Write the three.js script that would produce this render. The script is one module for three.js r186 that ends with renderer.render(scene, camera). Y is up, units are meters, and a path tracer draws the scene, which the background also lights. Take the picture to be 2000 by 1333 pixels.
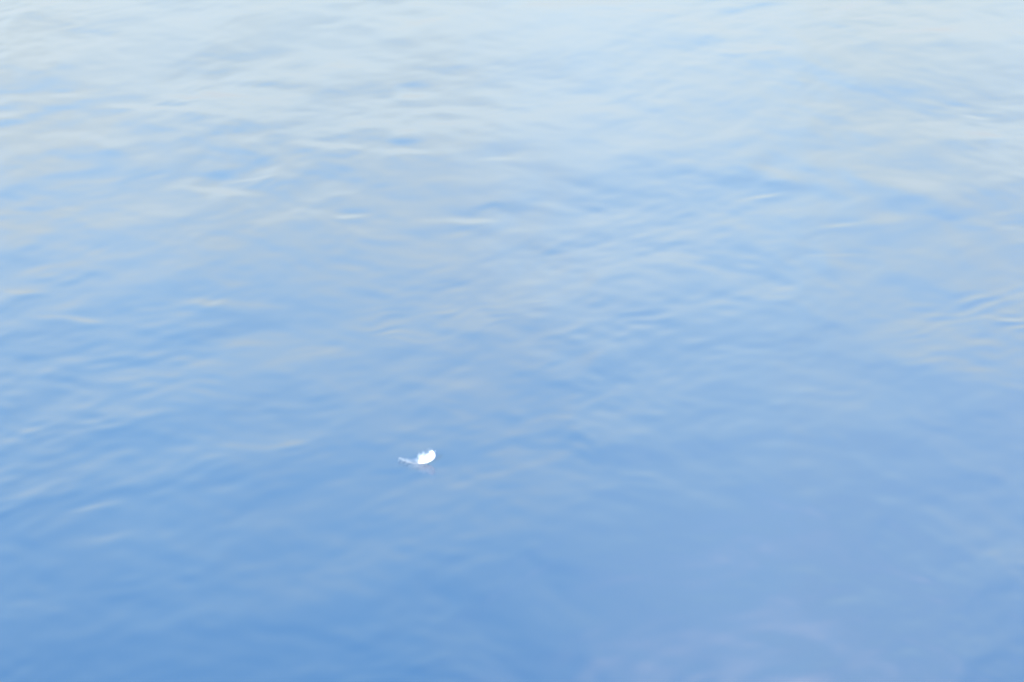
import * as THREE from 'three';
import { ImprovedNoise } from 'three/addons/math/ImprovedNoise.js';
import { mergeGeometries } from 'three/addons/utils/BufferGeometryUtils.js';

// ---------------------------------------------------------------- camera, sky, sun, exposure
const W = 1024, H = 682;
const scene = new THREE.Scene();
const renderer = new THREE.WebGLRenderer({ antialias: true });
renderer.setSize(W, H);
renderer.toneMapping = THREE.LinearToneMapping;
renderer.toneMappingExposure = 7.3;
renderer.shadowMap.enabled = true;

const CAM_H = 2.0, DIP = 17, FOV = 9;                       // a long lens from the shore, about eye height
const camera = new THREE.PerspectiveCamera(FOV, W / H, 0.1, 6000);
camera.position.set(0, CAM_H, 0);
camera.focus = 7.4; camera.userData.fStop = 11;   // sharpest a little beyond the feather
camera.rotation.set(-DIP * Math.PI / 180, 0, 0);

// clear sky: cream haze at the horizon, white above it, blue higher up; thin warm veils of cloud drift over all of it
const perlin = new ImprovedNoise();
const smooth = (x, a, b) => { const t = Math.min(1, Math.max(0, (x - a) / (b - a))); return t * t * (3 - 2 * t); };
function fbm(x, y, z, n = 4) { let s = 0, a = 1, f = 1; for (let i = 0; i < n; i++) { s += a * perlin.noise(x * f, y * f, z * f + i * 7.3); a *= 0.5; f *= 2.03; } return s; }
const AIR = 0.55;
const SKY = [   // elevation in degrees, radiance in parts of AIR
  [0, 0.46, 0.42, 0.37], [5, 0.46, 0.435, 0.385], [8, 0.47, 0.48, 0.42], [10.5, 0.55, 0.60, 0.53], [13, 0.63, 0.72, 0.66], [15.5, 0.49, 0.665, 0.73],
  [18.5, 0.355, 0.59, 0.765], [22, 0.265, 0.52, 0.785], [27, 0.18, 0.44, 0.765], [40, 0.15, 0.38, 0.76], [90, 0.10, 0.28, 0.64]];
const PUFFS = [[-86.1, 23.4, 1.45, 0.8], [-89.8, 15.5, 2.0, 0.05], [-97.0, 14.5, 2.4, 0.05], [-79, 15, 2.4, 0.05]];   // small pale clouds: bearing, elevation, size, thickness
const DUSKY = [[-94.1, 14.4, 1.2, 1.0], [-91.5, 14.9, 1.3, 1.1], [-96.4, 13.8, 1.2, 1.0], [-90.0, 17, 1.0, 0.6], [-84.9, 13.4, 1.1, 0.8], [-83.4, 15.3, 1.1, 0.9], [-87.0, 13.6, 0.8, 0.5], [-82.5, 18.5, 0.9, 0.4]];   // low clouds in shade
{
  let q = 77; const r = () => (q = (q * 16807) % 2147483647) / 2147483647;
  for (let i = 0; i < 70; i++) { const b = r() * 360 - 180, e = 12 + 40 * r() * r(); if (Math.abs(b + 90) > 12) PUFFS.push([b, e, 1.8 + 2 * r(), 0.08 + 0.22 * r()]); }
  for (let i = 0; i < 150; i++) { const b = r() * 360 - 180, e = 13 + 6 * r(); if (Math.abs(b + 90) > 8) DUSKY.push([b, e, 0.7 + 0.6 * r(), 0.4 + 0.4 * r()]); }
}
function skyAt(el) {
  let i = 0; while (i < SKY.length - 2 && el > SKY[i + 1][0]) i++;
  const a = SKY[i], b = SKY[i + 1], t = Math.min(1, Math.max(0, (el - a[0]) / (b[0] - a[0])));
  return [1, 2, 3].map((c) => a[c] + (b[c] - a[c]) * t);
}
const SW = 2048, SH = 1024, skyData = new Float32Array(SW * SH * 4);
for (let r = 0; r < SH; r++) {
  const up = ((r + 0.5) / SH - 0.5) * Math.PI, el = up * 180 / Math.PI, base = skyAt(el);
  for (let c = 0; c < SW; c++) {
    const az = ((c + 0.5) / SW - 0.5) * 2 * Math.PI, x = Math.cos(az) * Math.cos(up), z = Math.sin(az) * Math.cos(up), y = Math.sin(up);
    const o = (r * SW + c) * 4;
    // thin grey veils, duller than the blue between them, and small pale clouds
    let grey = el > 0 ? 0.4 * smooth(fbm(x * 26 + 8.4, y * 44 + 1.7, z * 26 + 5.2), -0.05, 0.5) * smooth(el, 2, 9) * (1 - 0.4 * smooth(el, 16, 22)) : 0;
    const dun = 1 - smooth(el, 15, 20);
    if (el > 9 && el < 40) for (const [pb, pe, ps, pa] of DUSKY) {
      let da = az * 180 / Math.PI - pb; da -= 360 * Math.round(da / 360);
      const d2 = ((da * Math.cos(up)) / (ps * 1.3)) ** 2 + ((el - pe) / ps) ** 2;
      if (d2 < 6) grey = Math.max(grey, pa * Math.exp(-d2) * (0.9 + 0.9 * perlin.noise(x * 60, y * 70, z * 60)));
    }
    let pale = 0;
    if (el > 5 && el < 65) for (const [pb, pe, ps, pa] of PUFFS) {
      let da = az * 180 / Math.PI - pb; da -= 360 * Math.round(da / 360);
      const d2 = ((da * Math.cos(up)) / (ps * 1.5)) ** 2 + ((el - pe) / ps) ** 2;
      if (d2 < 6) pale = Math.max(pale, pa * Math.exp(-d2) * (0.85 + 0.5 * perlin.noise(x * 22, y * 30, z * 22) + 0.9 * perlin.noise(x * 60, y * 90, z * 60)));
    }
    const lum = 0.25 * base[0] + 0.6 * base[1] + 0.15 * base[2];
    for (let k = 0; k < 3; k++) {
      let v = base[k];
      const dull = (v * 0.35 + lum * [0.96, 1.03, 0.98][k] * 0.65) * 0.8;
      v += (dull + ([0.52, 0.53, 0.37][k] - dull) * dun - v) * grey;
      skyData[o + k] = AIR * (v + ([1.48, 1.42, 1.28][k] - v) * Math.min(1, pale));
    }
    skyData[o + 3] = 1;
  }
}
const sky = new THREE.DataTexture(skyData, SW, SH, THREE.RGBAFormat, THREE.FloatType);
sky.mapping = THREE.EquirectangularReflectionMapping; sky.magFilter = THREE.LinearFilter; sky.minFilter = THREE.LinearFilter; sky.needsUpdate = true;
scene.background = sky; scene.environment = sky;

const sun = new THREE.DirectionalLight(new THREE.Color(1, 0.95, 0.87), 4.5);
sun.position.set(-5, 7, 8); sun.target.position.set(0, 0, -6.5);
sun.castShadow = true; sun.shadow.mapSize.set(2048, 2048); sun.shadow.radius = 2;
Object.assign(sun.shadow.camera, { left: -8, right: 8, top: 8, bottom: -8, near: 1, far: 60 });
scene.add(sun, sun.target);

// ---------------------------------------------------------------- helpers
let seed = 20240611;
const rnd = () => { seed = (seed + 0x6d2b79f5) | 0; let t = Math.imul(seed ^ (seed >>> 15), 1 | seed); t = (t + Math.imul(t ^ (t >>> 7), 61 | t)) ^ t; return ((t ^ (t >>> 14)) >>> 0) / 4294967296; };
const gauss = () => Math.sqrt(-2 * Math.log(1 - rnd())) * Math.cos(2 * Math.PI * rnd());
// where a sight line of the photograph (2000 x 1333) meets the still water
function onWater(px, py) {
  const tv = Math.tan(FOV * Math.PI / 360), th = tv * 2000 / 1333;
  const d = new THREE.Vector3((px - 1000) / 1000 * th, (666.5 - py) / 666.5 * tv, -1).applyEuler(camera.rotation);
  return new THREE.Vector3(0, CAM_H, 0).addScaledVector(d, -CAM_H / d.y);
}

// ---------------------------------------------------------------- water
const waves = [];
function band(n, l0, l1, slope, spread, lean, gust) {   // half of the waves lean one way, half the other: they cross
  for (let i = 0; i < n; i++) {
    const L = l0 * Math.pow(l1 / l0, (i + rnd()) / n), k = 2 * Math.PI / L, a = (i % 5 < 3 ? lean : -lean) + gauss() * spread;
    waves.push({ kx: k * Math.sin(a), kz: k * Math.cos(a), k, amp: slope * Math.sqrt(2 / n) / k, ph: rnd() * 6.283, gust });
  }
}
band(8, 0.60, 1.40, 0.0035, 0.30, 0.70, 0);
band(26, 0.22, 0.50, 0.0058, 0.25, 1.02, 0);
band(40, 0.09, 0.20, 0.0062, 0.28, 1.02, 1);
band(40, 0.035, 0.08, 0.0052, 0.30, 1.00, 2);
// small wave groups: pixel centre, reach across and along (m), wavelength, turn, steepness
const groups = [];
function group(px, py, across, along, L, turn, steep, ph = 0) {
  const p = onWater(px, py), a = turn * Math.PI / 180, k = 2 * Math.PI / L;
  groups.push({ x: p.x, z: p.z, s: Math.sin(a), c: Math.cos(a), w: across, d: along, k, amp: steep / k, ph });
}
const lifts = [];   // short faces that lean away from the shore, with a long gentle way back down
function lift(px, py, across, along, turn, steep) {
  const p = onWater(px, py), a = turn * Math.PI / 180;
  lifts.push({ x: p.x, z: p.z, s: Math.sin(a), c: Math.cos(a), w: across, d: along, amp: steep * along / 0.714, ph: px * 0.37 });
}
const CHOP = 0.9, dimple = onWater(826, 904);
function water(x, z, cell) {
  const g1 = Math.max(0, 1 + 0.35 * perlin.noise(x * 1.7 + 4, 2.2, z * 0.9)), g2 = Math.max(0, 1 + 0.6 * perlin.noise(x * 2.3 + 9, 7.1, z * 1.1));
  const wx = x + 0.07 * perlin.noise(x * 2.6, 11.5, z * 1.6) + 0.02 * perlin.noise(x * 9, 21.5, z * 6), wz = z + 0.085 * perlin.noise(x * 2.1, 15.5, z * 1.3) + 0.025 * perlin.noise(x * 8, 25.5, z * 5);
  let y = 0, dx = 0, dz = 0;
  for (const w of waves) {
    const fade = 1 - smooth(cell * w.k, 1.0, 2.6);
    if (fade <= 0) continue;
    const p = w.kx * wx + w.kz * wz + w.ph, a = w.amp * fade * (w.gust === 2 ? g2 : w.gust === 1 ? g1 : 1), s = Math.sin(p) * a;
    y += Math.cos(p) * a; dx -= CHOP * s * w.kx / w.k; dz -= CHOP * s * w.kz / w.k;
  }
  if (cell < 0.03) for (const g of groups) {
    const ex = x - g.x, ez = z - g.z, u = ex * g.c - ez * g.s, v = ex * g.s + ez * g.c, q = (u / g.w) ** 2 + (v / g.d) ** 2;
    if (q > 9) continue;
    const bent = g.d * (0.9 * perlin.noise(x * 7 + g.ph, 3.3, z * 4) + 0.35 * perlin.noise(x * 19, 8.1, z * 9 + g.ph));
    const e = Math.exp(-q) * g.amp * Math.max(0, 0.55 + 1.3 * perlin.noise(x * 13 + g.ph, 1.3, z * 6)), p = g.k * (v + bent) + g.ph;
    y += Math.cos(p) * e; dx -= Math.sin(p) * e * g.s; dz -= Math.sin(p) * e * g.c;
  }
  if (cell < 0.03) for (const g of lifts) {
    const ex = x - g.x, ez = z - g.z, u = (ex * g.c - ez * g.s) / g.w;
    if (u * u > 7) continue;
    const v = ex * g.s + ez * g.c + g.d * (0.8 * perlin.noise(x * 8 + g.ph, 3.3, z * 5) + 0.5 * perlin.noise(x * 23, 8.1, z * 12 + g.ph));
    if (Math.abs(v) > g.d * 14) continue;
    y += Math.exp(-u * u) * g.amp * Math.max(0, 0.7 + 1.2 * perlin.noise(x * 15 + g.ph, 1.3, z * 9)) * (Math.tanh(v / g.d) - Math.tanh(v / (3.5 * g.d)));
  }
  if (dimple) { const r2 = ((x - dimple.x) ** 2 + ((z - dimple.z) * 0.8) ** 2) / 0.0004; if (r2 < 12) y += 0.0005 * (Math.exp(-r2 / 3) * 0.35 - Math.exp(-r2)); }   // the skin of the water dips under the feather
  return [x + dx, y, z + dz];
}

const UPR = 38, DNR = -38;
// trains of fine ripples
for (const [px, py, w, d, L, t, st] of [
  [790, 640, 0.16, 0.10, 0.045, UPR, 0.035], [1180, 640, 0.14, 0.06, 0.05, UPR, 0.03], [830, 740, 0.20, 0.07, 0.06, UPR, 0.025],
  [1900, 590, 0.14, 0.07, 0.05, UPR, 0.05], [1930, 640, 0.12, 0.07, 0.045, UPR, 0.05], [1930, 695, 0.14, 0.07, 0.05, UPR, 0.045],
  [1080, 850, 0.16, 0.06, 0.05, DNR, 0.03], [1180, 910, 0.13, 0.06, 0.05, DNR, 0.03],
]) group(px, py, w, d, L, t, st * 0.6, px);
// single steeper wavelets
for (const [px, py, w, t, st] of [
  [180, 990, 0.07, UPR, 0.05], [190, 1052, 0.08, UPR, 0.04], [1810, 915, 0.07, UPR, 0.035], [1610, 1180, 0.07, UPR, 0.035], [520, 1100, 0.07, UPR, 0.03],
  [1045, 590, 0.022, UPR * 0.6, 0.16], [430, 595, 0.10, DNR * 0.3, 0.05], [160, 625, 0.09, DNR * 0.4, 0.06], [40, 570, 0.07, DNR * 0.4, 0.05],
  [1490, 385, 0.05, UPR, 0.09], [1640, 440, 0.07, UPR * 0.7, 0.07], [1630, 498, 0.05, 0, 0.07], [1940, 442, 0.06, DNR * 0.7, 0.07],
  [660, 425, 0.07, UPR * 0.6, 0.08], [640, 385, 0.07, UPR * 0.8, 0.06], [440, 372, 0.09, DNR * 0.6, 0.08], [490, 350, 0.04, UPR, 0.08], [930, 432, 0.10, 0, 0.06],
  [980, 312, 0.08, UPR * 0.2, 0.07], [740, 290, 0.14, DNR * 0.5, 0.06], [280, 207, 0.10, DNR * 0.5, 0.07], [160, 185, 0.10, UPR * 0.3, 0.05], [1465, 98, 0.07, UPR * 0.5, 0.08],
  [1800, 60, 0.10, UPR * 0.2, 0.07], [1690, 35, 0.06, UPR * 0.5, 0.06], [1760, 245, 0.10, UPR * 0.7, 0.05], [1905, 228, 0.03, DNR, 0.10], [1970, 265, 0.08, 0, 0.06],
]) lift(px, py, w * 0.8, w * 0.2, t, st * 0.5);
// broad swells with a lead of their own
for (const [px, py, w, d, L, t, st, ph] of [
  [1780, 400, 0.50, 0.16, 0.55, DNR, 0.014, 1.57], [1560, 520, 0.35, 0.14, 0.5, DNR, 0.012, 1.57], [330, 330, 0.45, 0.2, 0.6, DNR * 0.6, 0.010, 1.57],
  [1180, 870, 0.3, 0.1, 0.4, DNR, 0.012, 1.57], [1420, 880, 0.3, 0.12, 0.5, UPR * 0.3, 0.01, 1.57],
  [430, 190, 0.15, 0.16, 0.5, DNR * 0.4, 0.045, -1.57], [700, 220, 0.20, 0.2, 0.6, DNR * 0.6, 0.034, -1.57], [830, 255, 0.17, 0.15, 0.5, DNR * 0.4, 0.040, -1.57],
  [90, 90, 0.15, 0.2, 0.6, UPR * 0.4, 0.030, -1.57], [30, 215, 0.10, 0.14, 0.45, UPR * 0.5, 0.035, -1.57], [110, 270, 0.15, 0.16, 0.5, 0, 0.032, -1.57],
  [740, 45, 0.16, 0.2, 0.6, UPR * 0.3, 0.028, -1.57], [1480, 95, 0.12, 0.15, 0.5, UPR * 0.5, 0.032, -1.57], [1790, 45, 0.20, 0.2, 0.6, UPR * 0.3, 0.030, -1.57],
  [1770, 245, 0.13, 0.15, 0.45, UPR * 0.5, 0.035, -1.57], [1970, 255, 0.10, 0.15, 0.5, 0, 0.038, -1.57], [980, 425, 0.2, 0.13, 0.45, 0, 0.030, -1.57],
  [40, 430, 0.12, 0.12, 0.4, 0, 0.028, -1.57], [480, 355, 0.06, 0.07, 0.25, UPR, 0.045, -1.57],
]) if (ph > 0) group(px, py, w, d, L, t, st, ph); else lift(px, py, w, d * 0.5, t, st * 0.4);
function axis(lo, hi, step, far) {
  const a = []; for (let v = lo; v < hi; v += step(v)) a.push(v); a.push(hi);
  const head = []; let s = step(lo), v = lo;
  while (v > -far) { s *= 1.1; v -= s; head.push(v); }
  s = step(hi); v = hi;
  while (v < far) { s *= 1.1; v += s; a.push(v); }
  return [...head.reverse(), ...a];
}
const xs = axis(-2.4, 2.4, () => 0.0062, 3000), zs = axis(-11.5, -3.6, (z) => 0.001 * -z, 3000);
{
  const nx = xs.length, nz = zs.length, pos = new Float32Array(nx * nz * 3), uv = new Float32Array(nx * nz * 2), idx = new Uint32Array((nx - 1) * (nz - 1) * 6);
  let o = 0, q = 0;
  for (let j = 0; j < nz; j++) for (let i = 0; i < nx; i++) {
    const cell = Math.max(xs[Math.min(nx - 1, i + 1)] - xs[Math.max(0, i - 1)], zs[Math.min(nz - 1, j + 1)] - zs[Math.max(0, j - 1)]) / 2;
    const p = water(xs[i], zs[j], cell);
    uv[o * 2] = p[0]; uv[o * 2 + 1] = -p[2];
    pos.set(p, o * 3); o++;
    if (i < nx - 1 && j < nz - 1) { const a = j * nx + i, b = a + 1, c = a + nx, d = c + 1; idx.set([a, c, b, b, c, d], q); q += 6; }
  }
  const g = new THREE.BufferGeometry();
  g.setAttribute('position', new THREE.BufferAttribute(pos, 3)); g.setAttribute('uv', new THREE.BufferAttribute(uv, 2)); g.setIndex(new THREE.BufferAttribute(idx, 1));
  g.computeVertexNormals();
  const m = new THREE.MeshPhysicalMaterial({ name: 'lake_water', color: new THREE.Color().setRGB(0.0032, 0.0172, 0.050), roughness: 0.12, metalness: 0, ior: 1.333 });
  const lake = new THREE.Mesh(g, m); lake.name = 'water'; lake.receiveShadow = true; lake.castShadow = true;
  lake.userData = { kind: 'structure', label: 'calm pale blue rippled water reflecting the sky', category: 'water' };
  scene.add(lake);
}

// ---------------------------------------------------------------- feather

{
  const at = onWater(818, 905), lie = water(at.x, at.z, 0.005)[1];
  const feather = new THREE.Group(); feather.name = 'feather';
  feather.position.set(at.x, lie, at.z);
  feather.userData = { label: 'small curled white downy feather floating on the blue water', category: 'feather' };
  const V = (x, y, z) => new THREE.Vector3(x, y, z).multiplyScalar(0.001);       // millimetres
  const shaft = new THREE.CatmullRomCurve3([V(-30, 3.5, -13), V(-24, 2, -8), V(-15, 0.9, -2), V(-4, 0.8, 2), V(8, 1.2, 3), V(17, 3.5, 1), V(23, 9, -1), V(22.5, 15, -2), V(18, 18.5, -2)]);
  const down = new THREE.MeshPhysicalMaterial({ name: 'white_down', color: new THREE.Color().setRGB(0.58, 0.60, 0.62), roughness: 1, transmission: 0.4, thickness: 0, side: THREE.DoubleSide });
  const horn = new THREE.MeshPhysicalMaterial({ name: 'quill_horn', color: new THREE.Color().setRGB(0.45, 0.45, 0.44), roughness: 0.5, transmission: 0.7, thickness: 0 });
  const wet = new THREE.MeshPhysicalMaterial({ name: 'wet_barbs', color: new THREE.Color().setRGB(0.30, 0.33, 0.37), roughness: 0.8, transmission: 0.5, thickness: 0, side: THREE.DoubleSide });
  // one barb: a thin tapering ribbon along a bent line
  function barb(a, b, c, width) {
    const n = 6, pos = [], idx = [], curve = new THREE.QuadraticBezierCurve3(a, b, c);
    const side = new THREE.Vector3(gauss(), gauss(), gauss()).normalize();
    for (let i = 0; i <= n; i++) {
      const p = curve.getPoint(i / n), t = curve.getTangent(i / n), s = side.clone().cross(t).normalize().multiplyScalar(width * (1 - 0.88 * i / n) / 2);
      p.y = Math.max(p.y, 0.0004);
      pos.push(p.x - s.x, p.y - s.y, p.z - s.z, p.x + s.x, p.y + s.y, p.z + s.z);
      if (i < n) { const k = i * 2; idx.push(k, k + 1, k + 2, k + 2, k + 1, k + 3); }
    }
    const g = new THREE.BufferGeometry();
    g.setAttribute('position', new THREE.Float32BufferAttribute(pos, 3)); g.setIndex(idx); g.computeVertexNormals();
    return g;
  }
  function part(name, geos, m, stuff) {
    const o = new THREE.Mesh(mergeGeometries(geos), m); o.name = name; o.castShadow = o.receiveShadow = true;
    if (stuff) o.userData.kind = 'stuff';
    feather.add(o); return o;
  }
  part('quill', [new THREE.TubeGeometry(shaft, 60, 0.00012, 6)], horn);
  // the flat vane that lies wet on the water, a half on each side of the quill
  for (const s of [-1, 1]) {
    const geos = [];
    for (let i = 0; i < 60; i++) {
      const t = 0.03 + 0.66 * (i + rnd()) / 60, p = shaft.getPointAt(t), grow = Math.sin(Math.PI * (0.12 + 0.7 * t)) * (0.75 + 0.4 * rnd());
      const lenZ = (s > 0 ? 24 : 17) * grow, back = -(5 + 5 * rnd()) * grow;
      geos.push(barb(p, p.clone().add(V(back * 0.3, 1.2 + rnd(), s * lenZ * 0.55)), p.clone().add(V(back, (s > 0 ? 0.3 : 1.6) - p.y * 300 + rnd(), s * lenZ)), 0.00026));
    }
    part('vane', geos, wet, true).userData.label = s > 0 ? 'wet translucent near half of the vane' : 'wet translucent far half of the vane';
  }
  // the dry down that stands up in two tufts at the curled end
  const tufts = [
    { n: 120, t0: 0.46, t1: 0.75, lo: [-6, 2.5, -6], hi: [14, 20.5, 7], fall: 6 },
    { n: 125, t0: 0.60, t1: 1.0, lo: [7, 3, -7], hi: [25.5, 22.5, 7], fall: 3 },
  ];
  for (const f of tufts) {
    const geos = [];
    for (let i = 0; i < f.n; i++) {
      const a = shaft.getPointAt(f.t0 + (f.t1 - f.t0) * rnd());
      let u, v, w; do { u = rnd() * 2 - 1; v = rnd() * 2 - 1; w = rnd() * 2 - 1; } while (u * u + v * v + w * w > 1);
      const e = [u, v, w].map((q, k) => (f.lo[k] + f.hi[k]) / 2 + q * (f.hi[k] - f.lo[k]) / 2 * (i % 4 ? 0.88 : 1.25));
      const c = V(e[0], e[1], e[2]), b = a.clone().lerp(c, 0.5).add(V(gauss() * 2, 2.5 + gauss() * 1.5, gauss() * 2.5));
      geos.push(barb(a, b, c, 0.00026));
    }
    part('down_tuft', geos, down, true);
  }
  scene.add(feather);
}

renderer.render(scene, camera);
